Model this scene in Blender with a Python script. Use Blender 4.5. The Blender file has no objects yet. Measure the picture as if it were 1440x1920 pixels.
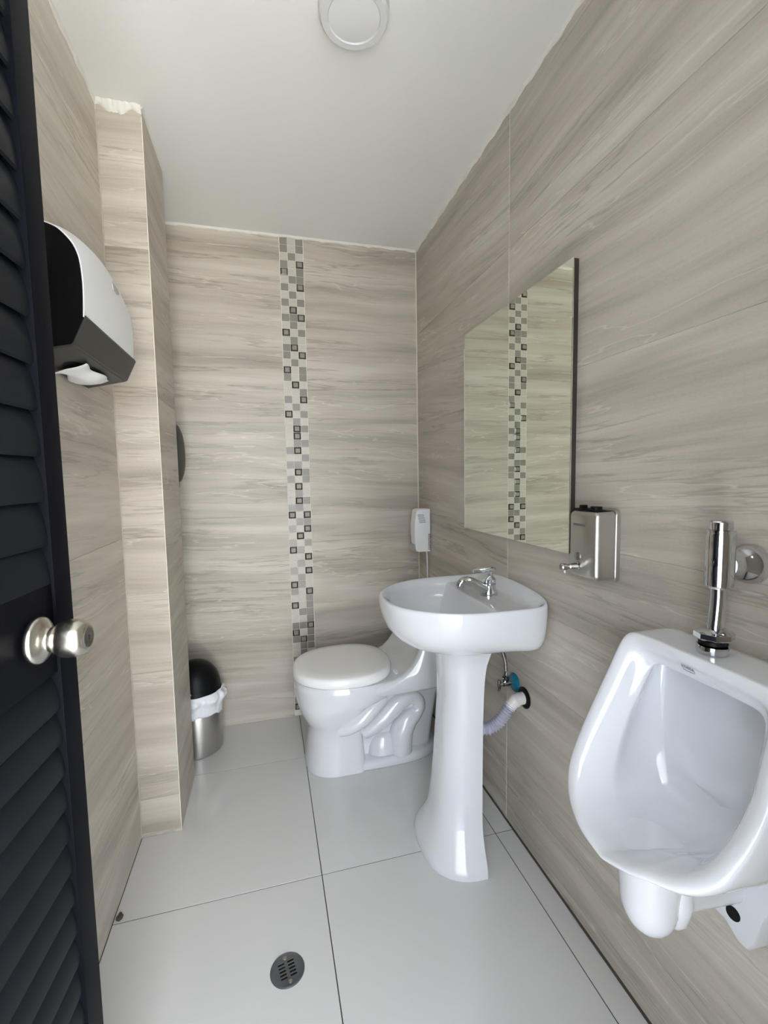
import bpy, bmesh, math, random
from mathutils import Vector, Matrix
random.seed(7)
S = bpy.context.scene
COL = S.collection
# ------------------------------------------------------------------ camera
cam = bpy.data.cameras.new('camera')
cam.sensor_fit = 'AUTO'; cam.sensor_width = 36.0
cam.lens = 842.7 * 36.0 / 1920.0
cam.clip_start = 0.02
camo = bpy.data.objects.new('camera', cam); COL.objects.link(camo)
yaw, pitch, roll = 0.2546, -0.0803, -0.0173
fwd = Vector((math.sin(yaw)*math.cos(pitch), math.cos(yaw)*math.cos(pitch), math.sin(pitch)))
rt = Vector((math.cos(yaw), -math.sin(yaw), 0)); up = rt.cross(fwd)
r2 = rt*math.cos(roll) + up*math.sin(roll); u2 = -rt*math.sin(roll) + up*math.cos(roll)
M = Matrix((r2, u2, -fwd)).transposed().to_4x4()
M.translation = Vector((-0.7924, -2.3013, 1.2406))
camo.matrix_world = M
S.camera = camo
# ------------------------------------------------------------------ light
W = bpy.data.worlds.new('daylight'); S.world = W; W.use_nodes = True
bg = W.node_tree.nodes['Background']
bg.inputs[0].default_value = (0.90, 0.95, 1.0, 1); bg.inputs[1].default_value = 10.0
sun = bpy.data.lights.new('sun', 'SUN'); sun.energy = 64.0; sun.angle = math.radians(1.5); sun.color = (1.0, 0.985, 0.96)
suno = bpy.data.objects.new('sun', sun); COL.objects.link(suno)
suno.rotation_euler = Vector((-0.55, -0.18, -1.0)).to_track_quat('-Z', 'Y').to_euler()   # high, passing along the facade onto the paving outside
S.view_settings.view_transform = 'Standard'; S.view_settings.look = 'None'
S.view_settings.gamma = 1.0; S.view_settings.use_curve_mapping = False
S.view_settings.exposure = 0.0
S.cycles.use_denoising = True
S.cycles.max_bounces = 8; S.cycles.diffuse_bounces = 6; S.cycles.glossy_bounces = 4; S.cycles.caustics_reflective = False; S.cycles.caustics_refractive = False
port = bpy.data.lights.new('door_opening_portal', 'AREA'); port.shape = 'RECTANGLE'
port.size = 0.73; port.size_y = 2.10; port.cycles.is_portal = True
po = bpy.data.objects.new('door_opening_portal', port); COL.objects.link(po)
po.location = (-0.825, -2.395, 1.05); po.rotation_euler = (math.radians(90), 0, 0)   # points into the room (+Y)

# ------------------------------------------------------------------ dimensions
H = 2.40; XL = -1.2556; YF = -2.27; XC = -1.127; YC = -0.666; YC2 = -0.365
ROWS = [0.0004, 0.138, 0.588, 1.050, 1.511, 1.972, 2.392]

# ------------------------------------------------------------------ material helpers
def lin(r, g, b):
    f = lambda c: (c/255/12.92) if c/255 <= 0.04045 else ((c/255+0.055)/1.055)**2.4
    return (f(r), f(g), f(b), 1)
def mat(name, col, rough=0.5, metal=0.0, spec=0.5, coat=0.0, trans=0.0, noise=None, bump=0.0, bscale=60):
    m = bpy.data.materials.new(name); m.use_nodes = True
    nt = m.node_tree; b = nt.nodes['Principled BSDF']
    b.inputs['Base Color'].default_value = col; b.inputs['Roughness'].default_value = rough
    b.inputs['Metallic'].default_value = metal; b.inputs['Specular IOR Level'].default_value = spec
    b.inputs['Coat Weight'].default_value = coat; b.inputs['Coat Roughness'].default_value = 0.03
    b.inputs['Transmission Weight'].default_value = trans
    if noise:
        sc, amt = noise
        tc = nt.nodes.new('ShaderNodeTexCoord'); n = nt.nodes.new('ShaderNodeTexNoise')
        n.inputs['Scale'].default_value = sc; n.inputs['Detail'].default_value = 4
        mx = nt.nodes.new('ShaderNodeMix'); mx.data_type = 'RGBA'
        mx.inputs[6].default_value = tuple(c*(1-amt) for c in col[:3])+(1,)
        mx.inputs[7].default_value = tuple(min(1, c*(1+amt)) for c in col[:3])+(1,)
        nt.links.new(tc.outputs['Object'], n.inputs['Vector']); nt.links.new(n.outputs['Fac'], mx.inputs[0])
        nt.links.new(mx.outputs[2], b.inputs['Base Color'])
    if bump:
        tc = nt.nodes.new('ShaderNodeTexCoord'); n = nt.nodes.new('ShaderNodeTexNoise')
        n.inputs['Scale'].default_value = bscale; bp = nt.nodes.new('ShaderNodeBump')
        bp.inputs['Strength'].default_value = bump; bp.inputs['Distance'].default_value = 0.002
        nt.links.new(tc.outputs['Object'], n.inputs['Vector']); nt.links.new(n.outputs['Fac'], bp.inputs['Height'])
        nt.links.new(bp.outputs['Normal'], b.inputs['Normal'])
    return m

def tile_material():
    m = bpy.data.materials.new('veined_wall_tile'); m.use_nodes = True
    nt = m.node_tree; N = nt.nodes; L = nt.links; b = N['Principled BSDF']
    tc = N.new('ShaderNodeTexCoord'); oi = N.new('ShaderNodeObjectInfo')
    def math_(op, a, bb=None):
        n = N.new('ShaderNodeMath'); n.operation = op
        for i, v in enumerate((a, bb)):
            if v is None: continue
            if isinstance(v, (int, float)): n.inputs[i].default_value = v
            else: L.new(v, n.inputs[i])
        return n.outputs[0]
    off = N.new('ShaderNodeCombineXYZ')
    L.new(math_('MULTIPLY', oi.outputs['Random'], 37.0), off.inputs[0])
    L.new(math_('MULTIPLY', oi.outputs['Random'], 91.0), off.inputs[1])
    rot = N.new('ShaderNodeVectorRotate'); rot.rotation_type = 'Z_AXIS'
    L.new(tc.outputs['Object'], rot.inputs['Vector'])
    L.new(math_('MULTIPLY', math_('SUBTRACT', oi.outputs['Random'], 0.35), 0.13), rot.inputs['Angle'])
    add = N.new('ShaderNodeVectorMath'); add.operation = 'ADD'
    L.new(rot.outputs[0], add.inputs[0]); L.new(off.outputs[0], add.inputs[1])
    # gentle warp so that the veins wander
    wn = N.new('ShaderNodeTexNoise'); wn.inputs['Scale'].default_value = 1.4; wn.inputs['Detail'].default_value = 1
    L.new(add.outputs[0], wn.inputs['Vector'])
    wv = N.new('ShaderNodeCombineXYZ'); L.new(math_('MULTIPLY', math_('SUBTRACT', wn.outputs['Fac'], 0.5), 0.07), wv.inputs[1])
    add2 = N.new('ShaderNodeVectorMath'); add2.operation = 'ADD'
    L.new(add.outputs[0], add2.inputs[0]); L.new(wv.outputs[0], add2.inputs[1])
    def noise(sx, sy, detail, rough=0.55):
        mp = N.new('ShaderNodeMapping'); mp.inputs['Scale'].default_value = (sx, sy, 1)
        L.new(add2.outputs[0], mp.inputs['Vector'])
        n = N.new('ShaderNodeTexNoise'); n.inputs['Scale'].default_value = 1; n.inputs['Detail'].default_value = detail
        n.inputs['Roughness'].default_value = rough
        L.new(mp.outputs[0], n.inputs['Vector']); return n.outputs['Fac']
    broad = noise(0.8, 10, 4); fine = noise(2.2, 46, 3, 0.6); vein = noise(0.9, 15, 5, 0.62); grain = noise(120, 260, 1)
    cr = N.new('ShaderNodeValToRGB')
    e = cr.color_ramp.elements
    e[0].position = 0.33; e[0].color = lin(153, 145, 133)
    e[1].position = 0.67; e[1].color = lin(203, 196, 185)
    x = e.new(0.5); x.color = lin(181, 173, 161)
    L.new(math_('ADD', math_('MULTIPLY', broad, 0.72), math_('ADD', math_('MULTIPLY', fine, 0.2), math_('MULTIPLY', grain, 0.08))), cr.inputs[0])
    # thin dark veins: ridge where |vein - .5| is tiny, only where the broad field allows
    ridge = math_('ABSOLUTE', math_('SUBTRACT', vein, 0.47))
    vr = N.new('ShaderNodeMapRange'); vr.inputs['From Min'].default_value = 0.0; vr.inputs['From Max'].default_value = 0.026
    vr.inputs['To Min'].default_value = 0.48; vr.inputs['To Max'].default_value = 0.0
    L.new(ridge, vr.inputs['Value'])
    gate = N.new('ShaderNodeMapRange'); gate.inputs['From Min'].default_value = 0.42; gate.inputs['From Max'].default_value = 0.6
    L.new(noise(1.1, 3.5, 1), gate.inputs['Value'])
    mx = N.new('ShaderNodeMix'); mx.data_type = 'RGBA'
    L.new(math_('MULTIPLY', vr.outputs[0], gate.outputs[0]), mx.inputs[0])
    L.new(cr.outputs[0], mx.inputs[6]); mx.inputs[7].default_value = lin(118, 108, 97)
    # pale veins
    ridge2 = math_('ABSOLUTE', math_('SUBTRACT', noise(0.9, 9, 4), 0.58))
    v2 = N.new('ShaderNodeMapRange'); v2.inputs['From Max'].default_value = 0.008
    v2.inputs['To Min'].default_value = 0.40; v2.inputs['To Max'].default_value = 0.0
    L.new(ridge2, v2.inputs['Value'])
    mx2 = N.new('ShaderNodeMix'); mx2.data_type = 'RGBA'
    L.new(v2.outputs[0], mx2.inputs[0]); L.new(mx.outputs[2], mx2.inputs[6]); mx2.inputs[7].default_value = lin(222, 216, 205)
    L.new(mx2.outputs[2], b.inputs['Base Color'])
    b.inputs['Roughness'].default_value = 0.42; b.inputs['Specular IOR Level'].default_value = 0.45
    bp = N.new('ShaderNodeBump'); bp.inputs['Strength'].default_value = 0.12; bp.inputs['Distance'].default_value = 0.001
    L.new(fine, bp.inputs['Height']); L.new(bp.outputs['Normal'], b.inputs['Normal'])
    return m
TILE = tile_material()
GROUT = mat('wall_grout', lin(226, 220, 206), 0.8)
CORNER = mat('corner_grout', lin(190, 184, 172), 0.8)
PLASTER = mat('ceiling_paint', lin(238, 238, 235), 0.5, noise=(3, 0.02), bump=0.03, bscale=9)
CAULK = mat('ceiling_edge_plaster', lin(226, 224, 216), 0.8, noise=(40, 0.08), bump=0.3, bscale=120)
FLOORT = mat('polished_floor_tile', lin(204, 204, 203), 0.15, spec=0.5, noise=(2.2, 0.025))
FGROUT = mat('floor_grout', lin(62, 58, 52), 0.8)
GRIME = mat('dark_joint', lin(70, 66, 58), 0.8, noise=(30, 0.3))
CERAMIC = mat('white_vitreous_china', lin(216, 218, 222), 0.06, spec=0.5, coat=0.6)
SEATP = mat('seat_plastic', lin(240, 240, 239), 0.16)
CHROME = mat('chrome', (0.62, 0.63, 0.65, 1), 0.07, metal=1.0)
CHROMED = mat('worn_chrome', (0.45, 0.44, 0.42, 1), 0.18, metal=1.0)
STEEL = mat('brushed_steel', (0.52, 0.51, 0.48, 1), 0.36, metal=1.0, noise=(18, 0.05))
NICKEL = mat('satin_nickel', (0.62, 0.59, 0.53, 1), 0.24, metal=1.0)
BLACKG = mat('black_plastic', lin(10, 10, 10), 0.22, spec=0.3)
BLACKM = mat('black_matte_plastic', lin(15, 16, 18), 0.42, spec=0.16)
DARKG = mat('dark_grey_plastic', lin(50, 50, 47), 0.42, spec=0.3)
WHITEP = mat('white_plastic', lin(238, 239, 240), 0.3)
GREYP = mat('light_grey_plastic', lin(170, 170, 168), 0.4)
DOORM = mat('black_door_paint', lin(11, 12, 17), 0.45, spec=0.035, noise=(14, 0.35))
DOORS = mat('dusty_black_slat', lin(17, 19, 23), 0.42, spec=0.14, noise=(26, 0.45))
TISSUE = mat('tissue', lin(238, 238, 238), 0.9)
BAG = mat('thin_white_bag', lin(240, 243, 248), 0.28, bump=1.0, bscale=55)
SMOKE = mat('smoked_plastic', lin(52, 50, 44), 0.5, spec=0.25)
BLUE = mat('blue_plastic', lin(0, 104, 130), 0.35)
HOSEM = mat('lavender_grey_pipe', lin(168, 168, 184), 0.5)
PVC = mat('white_pvc', lin(212, 210, 208), 0.45)
BRAID = mat('braided_hose', (0.22, 0.21, 0.2, 1), 0.35, metal=0.8)
INK = mat('grey_print', lin(88, 88, 90), 0.5)
MIRROR = mat('mirror_glass', (0.80, 0.84, 0.76, 1), 0.012, metal=1.0)
MEDGE = mat('mirror_edge', lin(52, 44, 38), 0.3)
MOS_L = mat('mosaic_stone', lin(189, 184, 174), 0.40, noise=(90, 0.16), bump=0.4, bscale=90)
MOS_G = mat('mosaic_grey', lin(130, 126, 118), 0.28)
MOS_B = mat('mosaic_glass_face', lin(138, 131, 121), 0.38, spec=0.35)
MOS_E = mat('mosaic_glass_bevel', lin(52, 47, 42), 0.07, spec=0.9, coat=1.0)
LAMPW = mat('lamp_ring', lin(214, 214, 214), 0.35)
LAMPD = mat('lamp_diffuser', lin(226, 226, 226), 0.3)
CASTM = mat('drain_metal', lin(104, 110, 114), 0.35, metal=0.7, noise=(60, 0.2))
DIRT = mat('dirt', lin(74, 68, 56), 0.9, noise=(80, 0.4))
PAVE = mat('outside_paving', lin(205, 204, 201), 0.8, noise=(1.5, 0.05))

# ------------------------------------------------------------------ mesh helpers
def mesh(name, verts, faces, m, parent=None, angle=40, loc=None, smooth=True):
    me = bpy.data.meshes.new(name); me.from_pydata([tuple(v) for v in verts], [], faces); me.validate()
    bm = bmesh.new(); bm.from_mesh(me); bmesh.ops.remove_doubles(bm, verts=bm.verts, dist=1e-6)
    bmesh.ops.recalc_face_normals(bm, faces=bm.faces); bm.to_mesh(me); bm.free()
    return finish(name, me, m, parent, angle, loc, smooth)
def finish(name, me, m, parent=None, angle=40, loc=None, smooth=True):
    for mm in (m if isinstance(m, (list, tuple)) else [m]): me.materials.append(mm)
    if smooth:
        for p in me.polygons: p.use_smooth = True
        me.set_sharp_from_angle(angle=math.radians(angle))
    o = bpy.data.objects.new(name, me); COL.objects.link(o)
    if parent: o.parent = parent
    if loc: o.location = loc
    return o
def tag(o, label=None, cat=None, kind=None, group=None):
    if label: o['label'] = label
    if cat: o['category'] = cat
    if kind: o['kind'] = kind
    if group: o['group'] = group
    return o
def thing(name, loc, label, cat, rz=0, kind=None):
    o = bpy.data.objects.new(name, None); COL.objects.link(o); o.empty_display_size = 0.05
    o.location = loc; o.rotation_euler = (0, 0, rz); return tag(o, label, cat, kind)
def bm_box(bm, a, b, bev=0.0, seg=2):
    r = bmesh.ops.create_cube(bm, size=1)
    vs = r['verts']
    for v in vs:
        v.co = Vector([a[i] + (v.co[i]+0.5)*(b[i]-a[i]) for i in range(3)])
    if bev > 0:
        es = list({e for v in vs for e in v.link_edges})
        bmesh.ops.bevel(bm, geom=es, offset=bev, segments=seg, profile=0.6, affect='EDGES')
def box(name, a, b, m, parent=None, bev=0.0, seg=2, loc=None):
    a, b = [min(p, q) for p, q in zip(a, b)], [max(p, q) for p, q in zip(a, b)]
    bm = bmesh.new(); bm_box(bm, a, b, bev, seg); me = bpy.data.meshes.new(name); bm.to_mesh(me); bm.free()
    return finish(name, me, m, parent, 35, loc)
def boxes(name, lst, m, parent=None, bev=0.0):
    bm = bmesh.new()
    for a, b in lst: bm_box(bm, a, b, bev)
    me = bpy.data.meshes.new(name); bm.to_mesh(me); bm.free()
    return finish(name, me, m, parent, 35)
def loft_data(rings, closed=True, cap0=True, cap1=True):
    n = len(rings[0]); V = [p for r in rings for p in r]; F = []
    for i in range(len(rings)-1):
        for j in range(n if closed else n-1):
            k = (j+1) % n
            F.append((i*n+j, i*n+k, (i+1)*n+k, (i+1)*n+j))
    if cap0: F.append(tuple(range(n))[::-1])
    if cap1: F.append(tuple((len(rings)-1)*n+j for j in range(n)))
    return V, F
def loft(name, rings, m, parent=None, closed=True, cap0=True, cap1=True, angle=40):
    V, F = loft_data(rings, closed, cap0, cap1); return mesh(name, V, F, m, parent, angle)
def smooth_path(pts, k=8):
    P = [Vector(p) for p in pts]; out = []
    for i in range(len(P)-1):
        p0 = P[max(i-1, 0)]; p1 = P[i]; p2 = P[i+1]; p3 = P[min(i+2, len(P)-1)]
        for s in range(k):
            t = s/k
            out.append(0.5*((2*p1)+(-p0+p2)*t+(2*p0-5*p1+4*p2-p3)*t*t+(-p0+3*p1-3*p2+p3)*t**3))
    out.append(P[-1]); return out
def tube_rings(path, rad, n=16):
    path = [Vector(p) for p in path]; rings = []; ref = None
    for i, p in enumerate(path):
        t = (path[min(i+1, len(path)-1)]-path[max(i-1, 0)]).normalized()
        if ref is None:
            ref = t.orthogonal().normalized()
        ref = (ref - t*ref.dot(t)).normalized(); bi = t.cross(ref)
        r = rad(i/(len(path)-1)) if callable(rad) else rad
        rings.append([p + (ref*math.cos(2*math.pi*j/n)+bi*math.sin(2*math.pi*j/n))*r for j in range(n)])
    return rings
def tube(name, path, rad, m, parent=None, n=16, angle=50):
    return loft(name, tube_rings(path, rad, n), m, parent, angle=angle)
def lathe(name, prof, m, parent=None, axis=(0, 0, 1), org=(0, 0, 0), n=40, angle=35, sx=1, sy=1):
    """prof: (radius, height) pairs along axis"""
    ax = Vector(axis).normalized(); u = ax.orthogonal().normalized()
    if abs(ax.z) > 0.99: u = Vector((1, 0, 0))
    v = ax.cross(u); o = Vector(org); rings = []
    for r, h in prof:
        r = max(r, 1e-5)
        rings.append([o + ax*h + u*(r*sx*math.cos(2*math.pi*j/n)) + v*(r*sy*math.sin(2*math.pi*j/n)) for j in range(n)])
    return loft(name, rings, m, parent, angle=angle)
def interp(keys, t):
    for i in range(len(keys)-1):
        a, b = keys[i], keys[i+1]
        if t <= b[0] or i == len(keys)-2:
            f = (t-a[0])/(b[0]-a[0]) if b[0] != a[0] else 0
            return [a[k]+(b[k]-a[k])*f for k in range(1, len(a))]
def crom(keys, ts):
    """Catmull-Rom through keyed tuples (first = parameter)"""
    out = []
    for t in ts:
        i = 0
        while i < len(keys)-2 and t > keys[i+1][0]: i += 1
        p1, p2 = keys[i], keys[i+1]; p0 = keys[max(i-1, 0)]; p3 = keys[min(i+2, len(keys)-1)]
        h = p2[0]-p1[0]; f = (t-p1[0])/h; r = []
        for k in range(1, len(p1)):
            m1 = (p2[k]-p0[k])/((p2[0]-p0[0]) or 1)*h; m2 = (p3[k]-p1[k])/((p3[0]-p1[0]) or 1)*h
            f2, f3 = f*f, f*f*f
            r.append((2*f3-3*f2+1)*p1[k]+(f3-2*f2+f)*m1+(-2*f3+3*f2)*p2[k]+(f3-f2)*m2)
        out.append(r)
    return out
def text_mesh(name, body, size, m, parent, Mx):
    cu = bpy.data.curves.new(name, 'FONT'); cu.body = body; cu.size = size; cu.extrude = 0.0002
    cu.align_x = 'CENTER'; cu.align_y = 'CENTER'
    t = bpy.data.objects.new(name, cu); COL.objects.link(t)
    dg = bpy.context.evaluated_depsgraph_get(); me = bpy.data.meshes.new_from_object(t.evaluated_get(dg))
    bpy.data.objects.remove(t); me.transform(Mx); me.name = name
    me.materials.clear()
    return finish(name, me, m, parent, smooth=False)
def basis(o, x, y):
    x = Vector(x).normalized(); y = Vector(y).normalized(); z = x.cross(y)
    r = Matrix((x, y, z)).transposed().to_4x4(); r.translation = Vector(o); return r

# ------------------------------------------------------------------ tile pieces (shared mesh data)
_tm = {}
def tile_mesh(w, h, t, ch, m):
    k = (round(w, 4), round(h, 4), t, m.name)
    if k not in _tm:
        bm = bmesh.new(); a, b = w/2, h/2
        V = [(-a, -b, -t), (a, -b, -t), (a, b, -t), (-a, b, -t), (-a, -b, -ch), (a, -b, -ch), (a, b, -ch), (-a, b, -ch),
             (-a+ch, -b+ch, 0), (a-ch, -b+ch, 0), (a-ch, b-ch, 0), (-a+ch, b-ch, 0)]
        F = [(3, 2, 1, 0)] + [(i, (i+1) % 4, 4+(i+1) % 4, 4+i) for i in range(4)] + [(4+i, 4+(i+1) % 4, 8+(i+1) % 4, 8+i) for i in range(4)] + [(8, 9, 10, 11)]
        me = bpy.data.meshes.new('tile'); me.from_pydata(V, [], F); me.materials.append(m); _tm[k] = me
    return _tm[k]
def put_tile(name, parent, center, u, v, w, h, t=0.008, ch=0.0008, m=None):
    o = bpy.data.objects.new(name, tile_mesh(w, h, t, ch, m or TILE)); COL.objects.link(o)
    o.matrix_world = basis(center, u, v); o.parent = parent
    return o
def tile_wall(parent, org, u, spans, rows, gap=0.003, name='wall_tile', gz=0.0006):
    """org + u*s + z ; tiles fill spans x rows"""
    u = Vector(u)
    for s0, s1 in spans:
        for z0, z1 in zip(rows[:-1], rows[1:]):
            c = Vector(org)+u*((s0+s1)/2); c.z = (z0+z1)/2
            put_tile(name, parent, c, u, (0, 0, 1), s1-s0-gap, z1-z0-gz)
def struct(o, label, cat): return tag(o, label, cat, 'structure')

# ------------------------------------------------------------------ shell
B = 0.0045   # tile thickness in front of the grout bed
fl = struct(box('floor', (XL-0.1, YF-0.13, -0.12), (0.1, 0.1, -0.0015), FGROUT), 'grey polished tile floor of the washroom', 'floor')
xs = [XL, -0.669, -0.069, 0.0]; ys = [0.0, -0.361, -0.979, -1.579, -2.179, YF-0.12]
for i in range(3):
    for j in range(5):
        x0, x1, y0, y1 = xs[i], xs[i+1], ys[j+1], ys[j]
        put_tile('floor_tile', fl, ((x0+x1)/2, (y0+y1)/2, 0), (1, 0, 0), (0, 1, 0), x1-x0-0.0028, y1-y0-0.0028, 0.006, 0.0004, FLOORT)
ce = struct(box('ceiling', (XL-0.1, YF-0.12, H), (0.1, 0.1, H+0.1), PLASTER), 'white painted ceiling', 'ceiling')
wr = struct(box('wall_right', (B-0.003, YF-0.12, -0.006), (0.1, 0.1, H), GROUT), 'veined beige tile wall with mirror and urinal', 'wall')
tile_wall(wr, (0, 0, 0), (0, -1, 0), [(0.006, 0.93), (0.93, 1.86), (1.86, 2.27)], ROWS, 0.0042)
wb = struct(box('wall_back', (XL-0.1, B-0.003, -0.006), (B-0.003, 0.1, H), GROUT), 'veined beige tile wall with mosaic strip behind the toilet', 'wall')
MX0, MX1 = -0.690, -0.578
tile_wall(wb, (0, 0, 0), (1, 0, 0), [(XL+0.001, MX0-0.0005), (MX1+0.0005, -0.001)], ROWS)
wl = struct(box('wall_left', (XL-0.1, YF-0.12, -0.006), (XL-B+0.003, 0.1, H), GROUT), 'veined beige tile wall behind the open door', 'wall')
tile_wall(wl, (XL, 0, 0), (0, 1, 0), [(-2.27, -1.59), (-1.59, YC), (YC2, -0.002)], ROWS)
wc = struct(boxes('wall_column', [((XL-0.05, YC+0.003, -0.006), (XC-0.003, YC2-0.003, H))], GROUT), 'narrow tiled pier projecting from the left wall', 'column')
tile_wall(wc, (0, YC, 0), (1, 0, 0), [(XL+0.001, XC-0.001)], ROWS, 0.002)
tile_wall(wc, (XC, 0, 0), (0, 1, 0), [(YC+0.001, YC2-0.001)], ROWS, 0.002)
tile_wall(wc, (0, YC2, 0), (-1, 0, 0), [(-XC+0.001, -XL-0.001)], ROWS, 0.002)
DX0, DX1, DZ = -1.19, -0.46, 2.10
wf = struct(boxes('wall_front', [((XL, YF-0.12, -0.006), (DX0, YF, H)), ((DX1, YF-0.12, -0.006), (0.003, YF, H)), ((DX0, YF-0.12, DZ), (DX1, YF, H))],
     mat('front_wall_paint', lin(196, 190, 178), 0.7, noise=(6, 0.04))), 'wall around the entrance opening', 'wall')
og = struct(box('floor_outside', (-9, -12, -0.10), (8, YF-0.13, -0.02), PAVE), 'pale paving outside the entrance', 'floor')

struct(box('wall_light_blocker', (-1.55, -9.0, -0.06), (-1.36, YF-0.125, 3.0), mat('light_blocker_paint', lin(136, 141, 148), 0.8, noise=(4, 0.06))), 'unseen wall added outside the entrance to block slanting daylight', 'wall')  # unseen wall, added to cut slanting daylight on the urinal and right wall
# mosaic strip ------------------------------------------------------
PAT = ("GLG GLG LGL GLB BLG LGG GLB LGL GLG LBL GGB LGL BLG LGL GBL GLB LGL BLG GLG LBL LLG GLB LGL BLG LGL LBG LBL "
       "LGG GBL LLG GGL LBG GLG LBL LGL LBG GGL BLB LGG GLB LBL GLG BGL LLB LGL GLB LGL BGL GLB LLG BLG LGG LLG GGB BLG GBG LGG "
       "LGL GLB LBL GLG LLG BGL LGL GLG BLG LGL").split()
def bevel_tile_mesh(w, h):
    a, b = w/2, h/2; c = 0.0065; t0, t1 = 0.003, 0.0072
    V = [(-a, -b, -0.005), (a, -b, -0.005), (a, b, -0.005), (-a, b, -0.005), (-a, -b, t0), (a, -b, t0), (a, b, t0), (-a, b, t0),
         (-a+c, -b+c, t1), (a-c, -b+c, t1), (a-c, b-c, t1), (-a+c, b-c, t1)]
    F = [(3, 2, 1, 0)] + [(i, (i+1) % 4, 4+(i+1) % 4, 4+i) for i in range(4)] + [(4+i, 4+(i+1) % 4, 8+(i+1) % 4, 8+i) for i in range(4)] + [(8, 9, 10, 11)]
    me = bpy.data.meshes.new('mosaic_tile'); me.from_pydata(V, [], F)
    me.materials.append(MOS_E); me.materials.append(MOS_B); me.polygons[-1].material_index = 1
    return me
pw = (MX1-MX0)/3; ph = 0.0358
BT = bevel_tile_mesh(pw-0.0016, ph-0.0016)
for i, row in enumerate(PAT):
    z = H-0.006-ph*(i+0.5)
    if z < ph*0.5: break
    for j, k in enumerate(row):
        c = (MX0+pw*(j+0.5), 0.0 if k != 'L' else 0.0008, z)
        if k == 'B':
            o = bpy.data.objects.new('mosaic_tile', BT); COL.objects.link(o); o.matrix_world = basis((c[0], 0.003, z), (1, 0, 0), (0, 0, 1)); o.parent = wb
        else:
            put_tile('mosaic_tile', wb, c, (1, 0, 0), (0, 0, 1), pw-0.0018, ph-0.0018, 0.006, 0.0006, MOS_L if k == 'L' else MOS_G)

# irregular plaster beads where the walls meet the ceiling; pale corner joints; dark floor joint
def bead(name, p0, p1, nrm, drop, m, label, seg=60, amp=0.5, depth=0.004):
    p0, p1, nrm = Vector(p0), Vector(p1), Vector(nrm); rings = []
    ph_ = random.random()*9; p0_len = (p1-p0).length
    for i in range(seg+1):
        t = i/seg; p = p0.lerp(p1, t)
        d = drop*(1+amp*(math.sin(t*p0_len*55+ph_)*0.5+math.sin(t*p0_len*140+ph_*2)*0.25+random.uniform(-0.12, 0.12)))
        e = depth*(1+random.uniform(-0.3, 0.3))
        rings.append([p-nrm*0.001, p+nrm*e*1.4, p+nrm*e+Vector((0, 0, -d*0.6)), p+nrm*0.0004+Vector((0, 0, -d)), p-nrm*0.001+Vector((0, 0, -d))])
    return struct(loft(name, rings, m, angle=60), label, 'trim')
bead('trim_1', (XL, 0, H), (0, 0, H), (0, -1, 0), 0.010, CAULK, 'ragged white plaster line above the back wall')
bead('trim_2', (0, 0, H), (0, YF, H), (-1, 0, 0), 0.013, CAULK, 'ragged white plaster line above the right wall', 120)
bead('trim_3', (XL, YC, H), (XL, YF, H), (1, 0, 0), 0.014, CAULK, 'ragged white plaster line above the left wall', 80)
bead('trim_4', (XL, YC, H), (XC, YC, H), (0, -1, 0), 0.024, CAULK, 'thick smeared white plaster at the top of the pier', 26, 0.7, 0.007)
bead('trim_5', (XC, YC, H), (XC, YC2, H), (1, 0, 0), 0.006, CAULK, 'thin plaster line above the side of the pier', 20)
struct(box('trim_6', (XC-0.0016, YC-0.0006, 0.0), (XC+0.0006, YC+0.002, H-0.03), GROUT), 'pale grout line down the outer corner of the pier', 'trim')
struct(box('trim_7', (XL, YC-0.002, 0.0), (XL+0.002, YC, H-0.03), CORNER), 'pale grout line in the corner beside the pier', 'trim')
struct(box('trim_8', (-0.005, YF, 0.0), (0.0, 0.0, 0.005), GRIME), 'dark grimy joint along the foot of the right wall', 'trim')
struct(box('trim_9', (XL, YC, 0.0), (XL+0.0015, YF, 0.0015), GRIME), 'thin dark joint along the foot of the left wall', 'trim')

# ------------------------------------------------------------------ louvred door (open against the left wall)
hinge = Vector((-1.150, -2.262, 0)); edge = Vector((-1.0885, -1.520, 0))
dd = (edge-hinge); DW = dd.length; ang = math.atan2(dd.y, dd.x)
door = thing('door_1', hinge, 'open black louvred door with a round steel knob', 'door', ang, 'structure')
# local: x = along leaf from hinge to free edge, -y = room side face (y=0), +y = back
T = 0.040; SW = 0.046; D0, D1 = 0.012, 2.07
for x0, x1 in ((0, SW), (DW-SW, DW)): box('stile', (x0, 0, D0), (x1, T, D1), DOORM, door, 0.0015)
LZ0, LZ1 = 0.965, 1.095
for z0, z1 in ((D0, D0+0.09), (D1-0.09, D1)): box('rail', (SW, 0.001, z0), (DW-SW, T-0.001, z1), DOORM, door, 0.0015)
box('lock_panel', (SW, 0.004, LZ0), (DW-SW, T-0.004, LZ1), DOORM, door, 0.001)
def slat_mesh(L, p):
    # curved blade: rises from the front bottom lip up and over to the back
    sec = []
    n = 8
    for i in range(n+1):
        a = math.radians(-5+95*i/n)
        sec.append((0.004+0.031*(1-math.cos(a)), p*1.14*math.sin(a)))
    inner = [(y+0.0032, z-0.0032) for y, z in sec][::-1]
    prof = sec+inner
    rings = [[Vector((x, y, z)) for y, z in prof] for x in (0, L)]
    V, F = loft_data(rings); me = bpy.data.meshes.new('slat'); me.from_pydata([tuple(v) for v in V], [], F)
    bm = bmesh.new(); bm.from_mesh(me); bmesh.ops.recalc_face_normals(bm, faces=bm.faces); bm.to_mesh(me); bm.free()
    for q in me.polygons: q.use_smooth = True
    me.set_sharp_from_angle(angle=math.radians(40)); me.materials.append(DOORS); return me
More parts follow.
